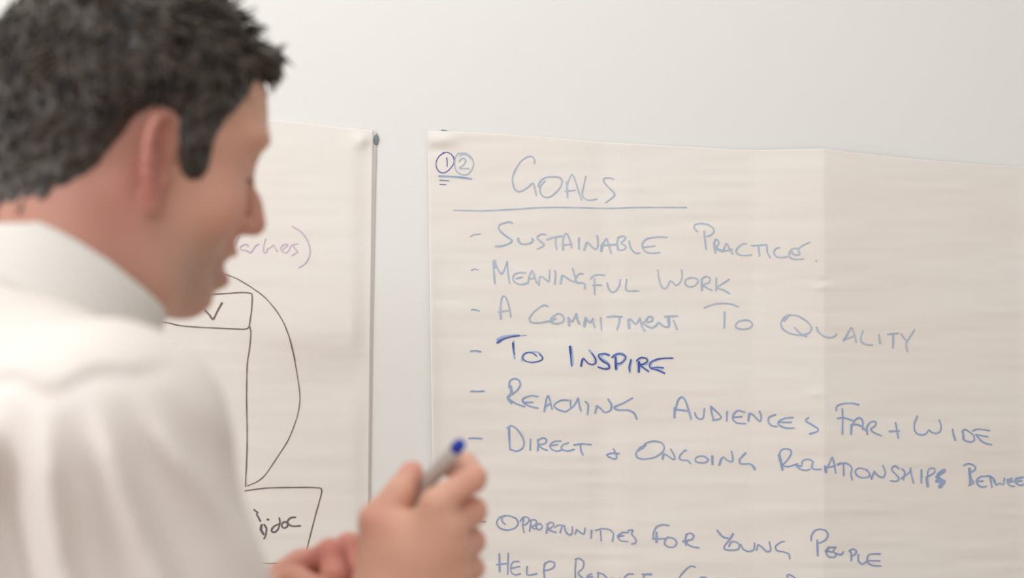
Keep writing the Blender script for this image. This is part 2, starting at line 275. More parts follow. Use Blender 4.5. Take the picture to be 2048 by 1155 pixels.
R_('handwritten_word', 'D: w3.8 1345,545 1300,578; 1355,540 1310,560 1282,600 1295,632 1345,642 1420,628 1475,590 1487,555 1465,522 1405,512 1350,530 1330,565|K1: w4.6 20,195 30,150; 35,140 80,165 130,200 155,205 150,160 110,88; w4 280,100 260,105; 265,100 215,155 205,190 240,210 300,215 330,250; 525,200 490,170 430,165 385,190 390,225 440,240 500,235 528,210; w4.2 572,165 575,255; w4.2 650,262 675,190; 675,190 695,172 740,210 790,225 800,180 785,108; w3.8 940,128 905,165; 905,165 872,205 885,245 930,250 990,248 1020,265; w4.6 1020,268 1045,305', 2.9, 'mid', 'word ONGOING in blue capitals')
R_('handwritten_word', 'K1: w5 1310,150 1330,230 1345,305; 1310,140 1335,90 1385,75 1435,90 1440,135 1400,200 1350,255; 1350,262 1400,275 1460,260 1510,240; w4 1500,260 1550,265; 1560,250 1560,215 1600,192 1650,195 1680,220; 1500,265 1540,300 1600,312 1645,300; 1680,215 1665,270 1690,300 1765,298; w5 1820,328 1812,270; 1820,300 1865,220 1890,165 1910,220 1930,340; 1810,285 1925,260; w4.6 1955,245 1985,235; 1975,235 2040,230; 2018,250 2022,370|K2: 0,795 40,815 65,850 55,920 70,982; 240,870 150,850 105,880 120,930 180,958 250,950 265,910 225,870; 265,915 288,970; w4 288,970 320,890; 320,890 365,940 420,955 445,900 415,825; 595,860 560,830 525,845 520,880 580,940 600,975 570,1000 505,995; 632,865 665,900 650,985; 625,970 720,900 730,855; 730,855 745,950 765,1022; w4 855,880 855,960; 850,950 855,1025; w5 915,960 925,1060; 925,960 930,890 960,860 1005,865 1000,910 935,950', 3, 'mid', 'word RELATIONSHIPS in blue capitals')
R_('scribbled_letter', 'K2: w8 1110,890 1050,930 1040,960; w8 1035,960 1090,1000 1110,1010; w7 1030,1005 1080,1010; w8 1105,1020 1065,1065; w5 1120,880 1060,920', 4, 'mid', 'thickly overwritten final letter S')
R_('handwritten_word', 'K2: w5.2 1402,870 1410,960 1412,1040; 1338,832 1380,812 1430,820 1470,850 1460,885 1420,905; 1415,960 1435,1000 1450,1030 1395,1055; 1600,955 1530,960 1485,1000 1500,1050 1550,1075 1595,1065; 1500,1010 1555,1008; 1595,955 1630,950 1680,985 1685,1020; 1635,955 1650,1020 1660,1080; 1690,1000 1710,1055 1750,1035 1790,1050 1805,980; w5 1840,1000 1880,1000; 1890,980 1850,995 1840,1030 1870,1065 1915,1070; 1850,1025 1900,1015; w4.6 2010,970 1940,985; 1935,985 1925,1020 1980,1060 2035,1045; 1940,1015 2000,1010; w4.6 2042,985 2045,1080; 2045,985 2090,1060 2110,990', 3.3, 'mid', 'word BETWEEN in blue, running off at the right')
R_('bullet_dash', 'F: 105,221 145,219 185,223', 2.7, 'low')
R_('handwritten_word', 'F: 330,240 308,220 305,198; w3.6 335,178 290,190; 330,176 285,195 268,230 290,268 345,283 400,268 425,235 410,200 370,182 330,176; 465,200 458,250 468,300; 440,218 460,190 492,188 505,212 482,240 455,250; 518,215 508,290; 515,210 548,208 560,228 540,250 515,255 545,275; 585,235 560,245 556,268 580,280 600,262 592,240 570,238; w3.4 640,245 630,305; 632,240 665,225 685,238 665,265 640,272 670,290 700,298; 690,262 720,245 765,250; 745,255 730,300; 762,255 772,295 800,318 818,300 818,258; w3.4 840,310 850,280; 850,278 885,305 905,310 912,268; w3.4 960,285 955,340; 990,285 1040,272 1095,280; 1025,290 1030,360; 1098,282 1118,310 1112,365; 1225,300 1185,298; w3.8 1150,325 1170,312; 1190,298 1160,315 1150,335 1175,360 1222,365; 1155,330 1195,322; 1225,285 1260,280 1250,310 1280,345 1278,375 1252,382', 2.9, 'low', 'word OPPORTUNITIES in soft blue capitals')
R_('handwritten_word', 'K5: 350,102 310,95 265,110 240,150 238,190; w5 262,155 262,220; 232,200 300,198 340,195; 330,195 320,235 350,258 390,255 408,225 385,195 340,185; 480,165 470,200 475,245; w4.4 455,215 480,220; 475,165 505,155 530,170 520,200 470,215 510,250 568,262', 3.1, 'low', 'word FOR in soft blue capitals')
R_('handwritten_word', 'K5: w3.8 702,135 725,165; 725,165 750,185 780,190; w3.8 815,158 795,195; 795,195 755,245 755,270 800,278 850,270 860,240 835,215 800,220 785,250; 870,235 890,270 930,285 965,270 970,225; 985,275 995,235 1020,250 1060,285 1085,270 1075,215; 1180,208 1155,215 1120,245 1130,275 1180,285 1215,300 1220,332', 3, 'low', 'word YOUNG in soft blue capitals')
R_('handwritten_word', 'K5: 1372,198 1375,160 1400,125 1435,115 1475,125 1492,155 1475,190 1430,215; w3.8 1415,195 1418,305; w4.2 1475,275 1500,245; 1550,245 1495,250 1480,285 1500,315 1545,315 1550,290; 1490,275 1525,280; 1550,245 1530,275 1560,295 1590,300 1605,280; 1650,270 1665,300 1662,345; 1648,275 1675,260 1700,275 1690,300 1660,312; 1715,300 1715,345 1745,370 1780,345; 1875,298 1800,300 1780,325 1785,360 1820,380 1880,385; 1790,345 1872,348', 3.1, 'low', 'word PEOPLE in soft blue capitals')
R_('handwritten_word', 'F: w3.8 288,458 290,585; 352,452 350,540 348,605; 268,535 355,525; 430,512 390,515 372,545 375,590 405,610 440,600; 378,560 435,548; 490,548 488,605 515,610 560,600; 622,520 612,570 618,645; 612,535 650,510 688,520 685,550 655,570 622,575', 3, 'low', 'word HELP in soft blue capitals')
R_('handwritten_word', 'F: 845,500 840,570 842,650; 840,495 870,488 902,515 895,560 862,590 880,620 930,655; 960,600 930,615 925,650; 930,625 965,622; 1008,590 1005,660; 1000,598 1035,600 1070,630 1080,670; 1105,630 1110,670 1150,680 1165,632; 1262,600 1225,602 1190,640 1200,680; w3.8 1395,603 1330,603; 1345,606 1330,650 1345,690; 1330,645 1380,642', 3, 'low', 'start of a soft blue word cut off by the picture edge')
R_('handwritten_word', 'F: 1712,548 1680,540 1640,570 1600,620 1580,670 1610,710 1680,705; 1790,622 1755,622 1735,645 1760,680 1800,670 1805,635; 1870,690 1890,628 1930,690 1950,640|E: 702,1055 702,1020 730,1028 755,1050 760,1080', 3, 'low', 'tall soft blue C starting the last word in view')
# left sheet
L_('handwritten_word', 'K6: 265,510 240,465 200,465 130,500 115,550 160,575 230,580 310,625 360,560 410,490 465,462; 600,365 575,450 555,590 595,630 625,600 625,560; 625,555 690,530 750,478 790,545 825,600; 930,560 1010,500 1020,470 960,465 900,510 890,560 930,605 1000,625 1050,570 1090,490 1140,465 1215,460; 1130,490 1160,545 1215,610 1170,640 1110,680|L1: 1535,360 1505,420', 2.6, 'violet', 'faded violet letters ending in nes')
L_('bracket', 'K6: 1115,125 1180,160 1260,205 1330,280 1395,385 1440,500 1455,600 1435,710 1395,790 1330,860 1240,912', 2.4, 'violet', 'faded violet closing bracket')
L_('box_drawing', 'L1: 1300,735 1350,730 1450,725 1550,718 1600,722 1618,735 1615,830 1600,935; 1040,905 1090,913 1150,928 1250,938 1400,945 1565,952 1600,938', 2.5, 'brown')
L_('tick_mark', 'L1: 1315,830 1345,860 1370,888 1395,840 1425,785', 3.6, 'brown', 'tick inside the upper box')
L_('curved_line', 'L1: 1400,588 1440,600 1520,630 1620,690 1700,750 1770,830 1820,910 1860,1010 1893,1152|L2: 382,15 405,80 425,170 442,270 450,350 438,430 400,530 350,610 295,690 260,720 215,740', 1.9, 'brown')
L_('box_drawing', 'L2: 228,30 232,60 225,130 215,200 212,350 214,500 213,600 208,700 207,742', 2.3, 'brown', 'long side line of the drawn column')
L_('box_drawing', 'L2: 205,762 300,750 430,747 520,748 548,762 520,870 487,1000 470,1078; 200,1084 290,1086 375,1086 470,1080', 2.6, 'brown', 'lower drawn box')
L_('handwritten_word', 'L3: 1352,790 1372,805; 1365,812 1385,850; w4.6 1392,870 1388,895 1402,918; 1405,868 1418,890 1412,930 1405,942; w4 1424,842 1427,842|N: 64,762 68,790 60,825 40,850 20,852 13,838 30,815 62,800; 90,788 78,808 92,826 114,818 118,798 104,786 88,790; 168,756 138,760 118,780 124,802 150,814 200,812', 3.2, 'grey', 'grey letters doc in the lower box')
L_('stray_mark', 'L1: 1085,1050 1110,1048 1138,1052', 3, 'grey')

# ------------------------------------------------------------------ implicit modelling
import openvdb
class Field:
    def __init__(s, lo, hi, h):
        s.lo = np.array(lo, float); s.h = h; s.n = np.ceil((np.array(hi)-s.lo)/h).astype(int)+1
        s.D = np.full(s.n, .2, np.float32)
    def sub(s, lo, hi):
        a = np.clip(np.floor((np.array(lo)-s.lo)/s.h).astype(int), 0, s.n); b = np.clip(np.ceil((np.array(hi)-s.lo)/s.h).astype(int)+1, 0, s.n)
        sl = tuple(slice(a[i], b[i]) for i in range(3))
        g = [(s.lo[i]+s.h*np.arange(a[i], b[i])).astype(np.float32) for i in range(3)]
        return sl, g[0][:, None, None], g[1][None, :, None], g[2][None, None, :]
    def op(s, lo, hi, fn, k=.01, mode='add'):
        m = k+.012; sl, X, Y, Z = s.sub(np.array(lo)-m, np.array(hi)+m)
        if 0 in s.D[sl].shape: return
        d = fn(X, Y, Z); a = s.D[sl]
        if mode == 'add':
            h = np.clip(k-np.abs(a-d), 0, None)/k; s.D[sl] = np.minimum(a, d)-h*h*k*.25
        elif mode == 'sub':
            d = -d; h = np.clip(k-np.abs(a-d), 0, None)/k; s.D[sl] = np.maximum(a, d)+h*h*k*.25
    def cone(s, a, b, r1, r2, k=.01, mode='add', flat=None):
        a = np.array(a, float); b = np.array(b, float); r = max(r1, r2)
        ab = b-a; L2 = float(ab@ab)+1e-12
        def fn(X, Y, Z):
            px, py, pz = X-a[0], Y-a[1], Z-a[2]
            t = np.clip((px*ab[0]+py*ab[1]+pz*ab[2])/L2, 0, 1)
            return np.sqrt((px-t*ab[0])**2+(py-t*ab[1])**2+(pz-t*ab[2])**2)-(r1+(r2-r1)*t)
        s.op(np.minimum(a, b)-r, np.maximum(a, b)+r, fn, k, mode)
    def ell(s, c, rad, axes, k=.01, mode='add'):
        c = np.array(c, float); R = max(rad); A = [np.array(x, float) for x in axes]
        def fn(X, Y, Z):
            p = (X-c[0], Y-c[1], Z-c[2]); k0 = 0; k1 = 0
            for ax, r in zip(A, rad):
                q = p[0]*ax[0]+p[1]*ax[1]+p[2]*ax[2]; k0 = k0+(q/r)**2; k1 = k1+(q/r/r)**2
            k0 = np.sqrt(k0); return k0*(k0-1)/np.sqrt(k1+1e-9)
        s.op(c-R, c+R, fn, k, mode)
    def mesh(s, name, smooth=1):
        g = openvdb.FloatGrid(.2); g.copyFromArray(s.D)
        pts, quads = g.convertToQuads(0.0)
        pts = np.asarray(pts)*s.h+s.lo; q = np.asarray(quads, dtype=np.int64)
        # orientation: face normal should follow the growing field
        p = pts[q[:2000]]; nrm = np.cross(p[:, 2]-p[:, 0], p[:, 3]-p[:, 1]); c = p.mean(1)
        def samp(x):
            i = np.clip(np.rint((x-s.lo)/s.h).astype(int), 0, s.n-1); return s.D[i[:, 0], i[:, 1], i[:, 2]]
        nl = nrm/(np.linalg.norm(nrm, axis=1)[:, None]+1e-12)
        if (samp(c+nl*s.h*1.5)-samp(c-nl*s.h*1.5)).mean() < 0: q = q[:, ::-1]
        # light relaxation
        for _ in range(smooth):
            acc = np.zeros_like(pts); cnt = np.zeros(len(pts))
            for i in range(4):
                a, b = q[:, i], q[:, (i+1) % 4]
                for d in range(3): acc[:, d] += np.bincount(a, pts[b, d], len(pts))+np.bincount(b, pts[a, d], len(pts))
                cnt += np.bincount(a, minlength=len(pts))+np.bincount(b, minlength=len(pts))
            pts = pts*.5+.5*acc/np.maximum(cnt, 1)[:, None]
        return pts, q

# ------------------------------------------------------------------ the man: frames and joints
def frame(yaw, pitch, roll=0):
    c, s_ = math.cos(yaw), math.sin(yaw); cp, sp = math.cos(pitch), math.sin(pitch)
    F = np.array([c*cp, s_*cp, -sp]); U = np.array([c*sp, s_*sp, cp]); R = np.cross(F, U)
    if roll:
        U2 = U*math.cos(roll)+R*math.sin(roll); R = np.cross(F, U2); U = U2
    return F, R, U
rad = math.radians
HF, HR, HU = frame(rad(28), rad(13.5))
HO = P(318, 304, 1.178)-HR*.076
HS = .955                                  # head size
def hp(f, l, u): return HO+HS*(HF*f+HR*l+HU*u)        # head-local to world, l > 0 is his right
HAX = (HF, HR, HU)
BF, BR, BU = frame(rad(33), 0)
C0 = P(150, 545, 1.20)                     # centre of the collar
CT = math.radians(30); CA = BF*math.sin(CT)+np.array([0, 0, 1])*math.cos(CT)
NB = np.array([-.343, -.820, 1.435])       # base of the neck
SR = NB+BR*.185+np.array([0, 0, -.030]); SL = NB-BR*.185+np.array([0, 0, -.035])
ER = np.array([-.165, -.955, 1.125]); WR = P(792, 1245, 1.262)
EL = np.array([-.40, -.60, 1.115]); WL = P(520, 1235, 1.31)
PEL = np.array([NB[0]-.075, NB[1]-.035, .95])
HIPR = PEL+BR*.095+[0, 0, -.05]; HIPL = PEL-BR*.095+[0, 0, -.05]
KNR = HIPR+BF*.03+[0, 0, -.41]; KNL = HIPL+BF*.06+[0, 0, -.41]
ANR = np.array([HIPR[0], HIPR[1], .085]); ANL = np.array([HIPL[0], HIPL[1], .085])+BF*.06

H = .0025
body = Field((-.60, -1.12, 0.0), (.03, -.48, 1.80), H)
B = body
# torso, arms and legs (under the clothes)
B.ell(NB+[0, 0, -.17]-BF*.01, (.105, .160, .20), (BF, BR, BU), .05)
B.ell(PEL+[0, 0, .16]+BF*.01, (.10, .140, .19), (BF, BR, BU), .05)
B.ell(PEL, (.105, .15, .13), (BF, BR, BU), .05)
for s_, e_, w_ in ((SR, ER, WR), (SL, EL, WL)):
    B.cone(NB+[0, 0, -.03], s_, .045, .050, .03); B.cone(s_, e_, .050, .038, .02); B.cone(e_, e_+(w_-e_)*.35, .038, .040, .01); B.cone(e_+(w_-e_)*.35, w_, .040, .027, .01)
for h_, k_, a_ in ((HIPR, KNR, ANR), (HIPL, KNL, ANL)):
    B.cone(h_, k_, .078, .050, .03); B.cone(k_, k_+(a_-k_)*.35, .050, .055, .02); B.cone(k_+(a_-k_)*.35, a_, .055, .034, .02)
    B.cone(a_, a_+BF*.15+[0, 0, -.045], .034, .024, .02); B.cone(a_, a_-BF*.03+[0, 0, -.045], .034, .028, .02)
# neck
B.cone(hp(-.035, 0, -.01), C0-BF*.010, .056, .056, .02)
B.cone(C0-BF*.010, NB, .056, .066, .03)
for sg in (1, -1):     # sternomastoid
    B.cone(hp(-.012, sg*.055, -.03), C0+BF*.045+BR*sg*.02, .016, .012, .02)
B.cone(hp(.0, .0, -.04), C0+BF*.030, .040, .040, .03)
B.cone(hp(.045, .0, -.080), C0+BF*.040+CA*.01, .026, .030, .03)

def head_base(f, l, u):
    """cranium and face block without nose, lips, ears: signed distance in head units"""
    def ell(cf, cl, cu, rf, rl, ru):
        a, b, c = (f-cf)/rf, (l-cl)/rl, (u-cu)/ru; k0 = np.sqrt(a*a+b*b+c*c); k1 = np.sqrt((a/rf)**2+(b/rl)**2+(c/ru)**2)+1e-9
        return k0*(k0-1)/k1
    def smin(a, b, k):
        h = np.clip(k-np.abs(a-b), 0, None)/k; return np.minimum(a, b)-h*h*k*.25
    def smax(a, b, k): return -smin(-a, -b, k)
    cr = ell(-.010, 0, .045, .096, .076, .088)
    cr = smin(cr, ell(.027, 0, .045, .062, .062, .052), .03)                    # forehead
    us = np.array([-.125, -.118, -.108, -.095, -.076, -.055, -.03, 0, .02, .04, .07])
    Pf = np.interp(u, us, [.046, .056, .070, .0805, .0810, .082, .0845, .083, .087, .090, .083])
    Wd = np.interp(u, us, [.026, .031, .037, .044, .052, .058, .0645, .0695, .070, .070, .064])
    Cc = np.interp(u, us, [.035, .032, .03, .025, .02, .015, .015, .02, .02, .015, .01])
    nn = np.interp(u, us, [2.0, 2.0, 2.1, 2.2, 2.3, 2.4, 2.4, 2.35, 2.3, 2.3, 2.2])
    df = f-Cc; A = np.where(df > 0, Pf-Cc, .07); r = np.sqrt(df*df+l*l)+1e-6
    q = ((np.abs(df)/A)**nn+(np.abs(l)/Wd)**nn)**(1/nn)+1e-6
    face = r*(1-1/q)
    face = np.maximum(face, np.abs(u+.025)-.095)
    # underside of the jaw from chin to jaw angle, and cut behind
    jaw = (-(u+.107)+(f-.070)*-.22)*.96
    jaw = np.maximum(jaw, -(u+.116))
    face = smax(face, jaw, .012)
    return smin(cr, face, .022)
def to_head(X, Y, Z):
    x, y, z = (X-HO[0])/HS, (Y-HO[1])/HS, (Z-HO[2])/HS
    return (x*HF[0]+y*HF[1]+z*HF[2], x*HR[0]+y*HR[1]+z*HR[2], x*HU[0]+y*HU[1]+z*HU[2])
B.op(HO-.14, HO+.14, lambda X, Y, Z: head_base(*to_head(X, Y, Z))*HS, .016)
def hell(f, l, u, rf, rl, ru, k=.008, mode='add', ax=None): B.ell(hp(f, l, u), (rf, rl, ru), ax or HAX, k, mode)
def hcone(a, b, r1, r2, k=.006, mode='add'): B.cone(hp(*a), hp(*b), r1, r2, k, mode)
for sg in (1, -1):
    hell(.072, sg*.030, .036, .020, .030, .010, .012)               # brow ridge
    hell(.094, sg*.032, .012, .017, .016, .0125, .012, 'sub')        # eye socket
    hell(.0715, sg*.032, .012, .0135, .0155, .0125, .003)            # lids over the eyeball
    hcone((.083, sg*.020, .017), (.078, sg*.048, .012), .0028, .0024, .004)   # upper lid fold
    hell(.058, sg*.044, -.022, .024, .022, .022, .02)                 # cheek
    hell(.093, sg*.0135, -.0265, .0110, .0070, .0070, .005)            # nostril wing
    hell(.098, sg*.0078, -.0345, .0062, .0036, .0040, .002, 'sub')     # nostril
hcone((.084, 0, .030), (.088, 0, .014), .010, .0075, .012)
hcone((.088, 0, .014), (.102, 0, -.010), .0072, .0078, .008)
hcone((.102, 0, -.008), (.1080, 0, -.0225), .0080, .0096, .006)
hcone((.086, 0, -.034), (.099, 0, -.029), .008, .0050, .006)            # columella
hcone((.084, 0, -.045), (.088, 0, -.050), .011, .010, .010)             # philtrum
for sg in (1, -1):
    hcone((.0935, 0, -.0515), (.080, sg*.022, -.0580), .0058, .0030, .005)    # upper lip
    hcone((.0905, 0, -.0710), (.081, sg*.020, -.0655), .0066, .0030, .008)    # lower lip
hcone((.0985, -.020, -.0600), (.0985, .020, -.0600), .0070, .0070, .004, 'sub')
hell(.0690, 0, -.090, .0175, .020, .0150, .012)                          # chin
# ears
def ear(sg):
    c = np.array([.006, sg*.0725, -.010])
    oa = np.array([.26, 0, .965]); oa /= np.linalg.norm(oa)          # long axis (nearly upright)
    oa = np.array([-.10, 0, .995])
    ob = np.array([-.70, sg*.70, 0]); ob -= oa*(ob@oa); ob /= np.linalg.norm(ob)    # runs backward and outward
    on = np.cross(oa, ob)
    W = lambda a, b, n=0: tuple(c+oa*a+ob*b+on*n)
    n_out = 1 if (on[1]*sg) > 0 else -1
    toW = lambda v: HF*v[0]+HR*v[1]+HU*v[2]
    B.ell(hp(*W(.002, .012)), (.027, .0145, .0030), (toW(oa), toW(ob), toW(on)), .006)
    B.ell(hp(*W(-.018, .006)), (.014, .010, .0038), (toW(oa), toW(ob), toW(on)), .005)
    hx = [(.012, -.002), (.023, .000), (.031, .006), (.0345, .014), (.033, .021), (.026, .0265), (.015, .0285), (.003, .0275), (-.008, .024), (-.018, .018), (-.026, .012)]
    for i in range(len(hx)-1):
        e = n_out*.0032; B.cone(hp(*W(*hx[i], e)), hp(*W(*hx[i+1], e)), .0036, .0036, .003)
    for a_, b_ in (((.020, .012), (.006, .019)), ((.006, .019), (-.010, .016)), ((-.010, .016), (-.014, .009))):
        B.cone(hp(*W(*a_, n_out*.004)), hp(*W(*b_, n_out*.004)), .0030, .0030, .004)
    B.cone(hp(*W(-.022, .008)), hp(*W(-.030, .006)), .0062, .0055, .005)           # lobe
    B.cone(hp(*W(-.006, -.001, n_out*.003)), hp(*W(-.012, .001, n_out*.003)), .0045, .004, .004)  # tragus
    B.ell(hp(*W(-.001, .0095, n_out*.0050)), (.0105, .0070, .0065), (toW(oa), toW(ob), toW(on)), .002, 'sub')
    B.ell(hp(*W(.020, .0160, n_out*.0050)), (.0105, .0055, .0060), (toW(oa), toW(ob), toW(on)), .002, 'sub')
    return c, oa, ob
ear(1); ear(-1)

# hands: joints as (px, py, depth) seen from the lens, turned into places once
def hand(wrist, fore, fingers, thumb, palm_extra, rf=.0100):
    for f in fingers:
        m = P(*f[0]); B.cone(wrist, m, .0200, .0118, .014)
    for a, b, r1, r2 in palm_extra: B.cone(P(*a), P(*b), r1, r2, .014)
    for i, f in enumerate(fingers):
        k = (1, 1.03, .98, .86)[i]; pts = [P(*q) for q in f]; rr = [.0104, rf, rf*.90, rf*.80]
        for j in range(len(pts)-1): B.cone(pts[j], pts[j+1], rr[j]*k, rr[j+1]*k, .0035)
        for j in (1, 2): B.ell(pts[j], (rr[j]*k*1.05,)*3, (BF, BR, BU), .003)
    t = [P(*q) for q in thumb]; rr = [.019, .0128, .0112, .0092]
    for j in range(len(t)-1): B.cone(t[j], t[j+1], rr[j], rr[j+1], .008 if j == 0 else .004)
hand(WR, ER,
     [[(872, 1006, 1.236), (944, 956, 1.243), (930, 930, 1.268), (900, 934, 1.283)],
      [(898, 1052, 1.240), (944, 1022, 1.262), (928, 1012, 1.294), (893, 1018, 1.300)],
      [(906, 1096, 1.249), (943, 1082, 1.276), (925, 1072, 1.304), (888, 1075, 1.306)],
      [(905, 1140, 1.259), (945, 1135, 1.284), (922, 1122, 1.306), (890, 1122, 1.306)]],
     [(765, 1150, 1.262), (752, 1040, 1.256), (800, 985, 1.262), (823, 944, 1.272)],
     [((800, 1200, 1.26), (890, 1150, 1.262), .026, .016), ((765, 1180, 1.258), (800, 1060, 1.250), .024, .016),
      ((820, 1100, 1.25), (880, 1080, 1.25), .018, .014)])
hand(WL, EL,
     [[(604, 1132, 1.325), (660, 1104, 1.305), (668, 1150, 1.292), (655, 1185, 1.300)],
      [(622, 1136, 1.345), (698, 1092, 1.330), (712, 1140, 1.315), (700, 1180, 1.318)],
      [(640, 1150, 1.362), (722, 1120, 1.350), (740, 1160, 1.338), (725, 1195, 1.335)],
      [(650, 1175, 1.375), (725, 1160, 1.370), (745, 1190, 1.355), (730, 1220, 1.350)]],
     [(560, 1210, 1.305), (590, 1165, 1.288), (625, 1180, 1.276), (650, 1205, 1.272)],
     [((555, 1200, 1.32), (610, 1150, 1.335), .022, .018)])
pts, q = body.mesh('person'); del body.D

# skin tint per vertex: redder ears, nose, cheeks, lips, knuckles; greyer beard
lf, ll, lu = to_head(pts[:, 0], pts[:, 1], pts[:, 2])
g3 = lambda cf, cl, cu, sf, sl, su: np.exp(-((lf-cf)/sf)**2-((np.abs(ll)-cl)/sl)**2-((lu-cu)/su)**2)
red = .9*np.clip(g3(-.004, .088, -.006, .022, .013, .034)*1.3, 0, 1)+.55*g3(.112, 0, -.026, .02, .016, .015)+.35*g3(.07, .045, -.02, .03, .03, .025)+.85*g3(.092, .008, -.062, .012, .02, .009)
red += .35*np.clip(g3(-.03, .05, -.06, .04, .04, .04), 0, 1)
beard = np.clip(g3(.06, .03, -.075, .045, .05, .030)*1.2, 0, 1)*np.clip((.03-np.abs(lu+.075))/.02+1, 0, 1)
for jx in ((944, 956, 1.243), (944, 1022, 1.262), (943, 1082, 1.276), (823, 944, 1.272), (752, 1040, 1.25), (660, 1104, 1.305)):
    dd = np.linalg.norm(pts-P(*jx), axis=1); red += .5*np.exp(-(dd/.013)**2)
dl = np.linalg.norm(pts-P(680, 1150, 1.31), axis=1); red += .75*np.exp(-(dl/.05)**4)
skin = np.array([.66, .37, .275]); redc = np.array([.60, .24, .20]); bc = np.array([.40, .265, .205])
nk = np.clip((pts[:, 2]-1.40)/.02, 0, 1)*np.clip((.04-lf)/.06, 0, 1)*(np.abs(pts[:, 0]-HO[0]) < .2)*(pts[:, 2] > 1.4)*(pts[:, 1] > -1); red += .35*nk; nkd = 1-.20*nk[:, None]+.14*((pts[:, 2] < 1.42) & (pts[:, 1] > -.9))[:, None]  # neck darkened to put shade in its colour; hands lightened against body shade
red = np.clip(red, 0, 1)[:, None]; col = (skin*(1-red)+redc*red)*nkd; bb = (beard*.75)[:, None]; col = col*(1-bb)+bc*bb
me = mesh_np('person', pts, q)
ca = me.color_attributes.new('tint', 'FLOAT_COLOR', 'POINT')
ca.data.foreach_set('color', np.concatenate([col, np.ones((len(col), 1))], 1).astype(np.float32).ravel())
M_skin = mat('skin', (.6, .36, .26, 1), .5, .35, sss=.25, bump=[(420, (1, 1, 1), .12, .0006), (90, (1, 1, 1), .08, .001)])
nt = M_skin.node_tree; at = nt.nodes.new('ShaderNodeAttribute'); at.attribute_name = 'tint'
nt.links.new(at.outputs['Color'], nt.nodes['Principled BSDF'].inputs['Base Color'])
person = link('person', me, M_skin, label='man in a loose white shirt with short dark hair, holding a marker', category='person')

# ------------------------------------------------------------------ hair
PL = np.array([(.100, .076), (.078, .086), (.066, .080), (.060, .062), (.053, .048), (.044, .036), (.041, .016), (.043, -.004), (.038, -.015), (.023, -.013),
               (.013, .006), (.008, .030), (-.008, .033), (-.020, .022), (-.028, .004), (-.036, -.018), (-.050, -.038), (-.068, -.066), (-.085, -.090), (-.15, -.086), (-.15, .2), (.14, .2), (.14, .08)])
def hairmask(f, u):
    """signed distance to the hairline drawn in side view, positive where hair grows"""
    d = np.full(np.broadcast(f, u).shape, 9., np.float32); ins = np.zeros(d.shape, bool)
    for i in range(len(PL)):
        a, b = PL[i], PL[(i+1) % len(PL)]; e = b-a
        t = np.clip(((f-a[0])*e[0]+(u-a[1])*e[1])/(e@e), 0, 1)
        d = np.minimum(d, np.hypot(f-a[0]-t*e[0], u-a[1]-t*e[1]))
        c = ((a[1] > u) != (b[1] > u)) & (f < (b[0]-a[0])*(u-a[1])/(b[1]-a[1]+1e-12)+a[0]); ins ^= c
    return np.where(ins, d, -d)
NK0, NK1 = hp(-.035, 0, -.01), C0-BF*.010
def hair_base(X, Y, Z, f, l, u):
    ab = NK1-NK0; L2 = ab@ab; px, py, pz = X-NK0[0], Y-NK0[1], Z-NK0[2]
    t = np.clip((px*ab[0]+py*ab[1]+pz*ab[2])/L2, 0, 1)
    nd = (np.sqrt((px-t*ab[0])**2+(py-t*ab[1])**2+(pz-t*ab[2])**2)-.056)/HS
    hb = head_base(f, l, u); h = np.clip(.02-np.abs(hb-nd), 0, None)/.02
    return np.minimum(hb, nd)-h*h*.005
def lump(f, l, u):
    return (np.sin(f*310+np.sin(u*240)*1.6+l*90)*np.sin(u*270+f*120+1.3)+.6*np.sin(l*420+u*180+f*260))
def hair_field(X, Y, Z, shrink=0.):
    f, l, u = to_head(X, Y, Z); m = hairmask(f, u)+.0022*np.sin(f*900+u*500)*np.sin(u*1100-f*300+1)
    tm = np.interp(u, [-.09, -.05, .02, .06, .10, .14], [.004, .006, .009, .012, .014, .018])*np.interp(f, [.02, .07], [1, .45])
    t = np.clip(m*.45, -.01, 1); t = np.minimum(t, tm)+np.where(m > .008, lump(f, l, u)*.0024, 0)-shrink
    d = hair_base(X, Y, Z, f, l, u)-t
    # quiff over the forehead
    a, b, c = (f-.071)/.0145, (l-.014)/.036, (u-.099)/.0120; k0 = np.sqrt(a*a+b*b+c*c)
    qd = (k0-1)*.011+shrink
    h = np.clip(.012-np.abs(d-qd), 0, None)/.012; d = np.minimum(d, qd)-h*h*.003
    return d*HS
hg = Field(HO-.17, HO+.17, .003)
hg.op(HO-.15, HO+.15, hair_field, .001)
hp_, hq = hg.mesh('hair', 1)
# keep only what lies outside the skull surface
f, l, u = to_head(hp_[:, 0], hp_[:, 1], hp_[:, 2])
keep = (hair_base(hp_[:, 0], hp_[:, 1], hp_[:, 2], f, l, u) > .0010) & (hairmask(f, u) > -.001)
hq = hq[keep[hq].any(1)]
used = np.unique(hq); remap = -np.ones(len(hp_), int); remap[used] = np.arange(len(used)); capv = hp_[used]; capf = remap[hq]
def hmat(name, c1, c2):
    m = mat(name, c1, .38, .6, var=(90, (1, 1, 1), c2), sheen=.10); b = m.node_tree.nodes['Principled BSDF']; b.inputs['Sheen Tint'].default_value = (.85, .68, .52, 1); b.inputs['Sheen Roughness'].default_value = .35; return m
M_hair = hmat('dark_brown_hair', (.022, .017, .015, 1), (.050, .036, .028, 1))
hair = link('hair', mesh_np('hair', capv, capf), M_hair, person, label='short tousled dark brown hair')
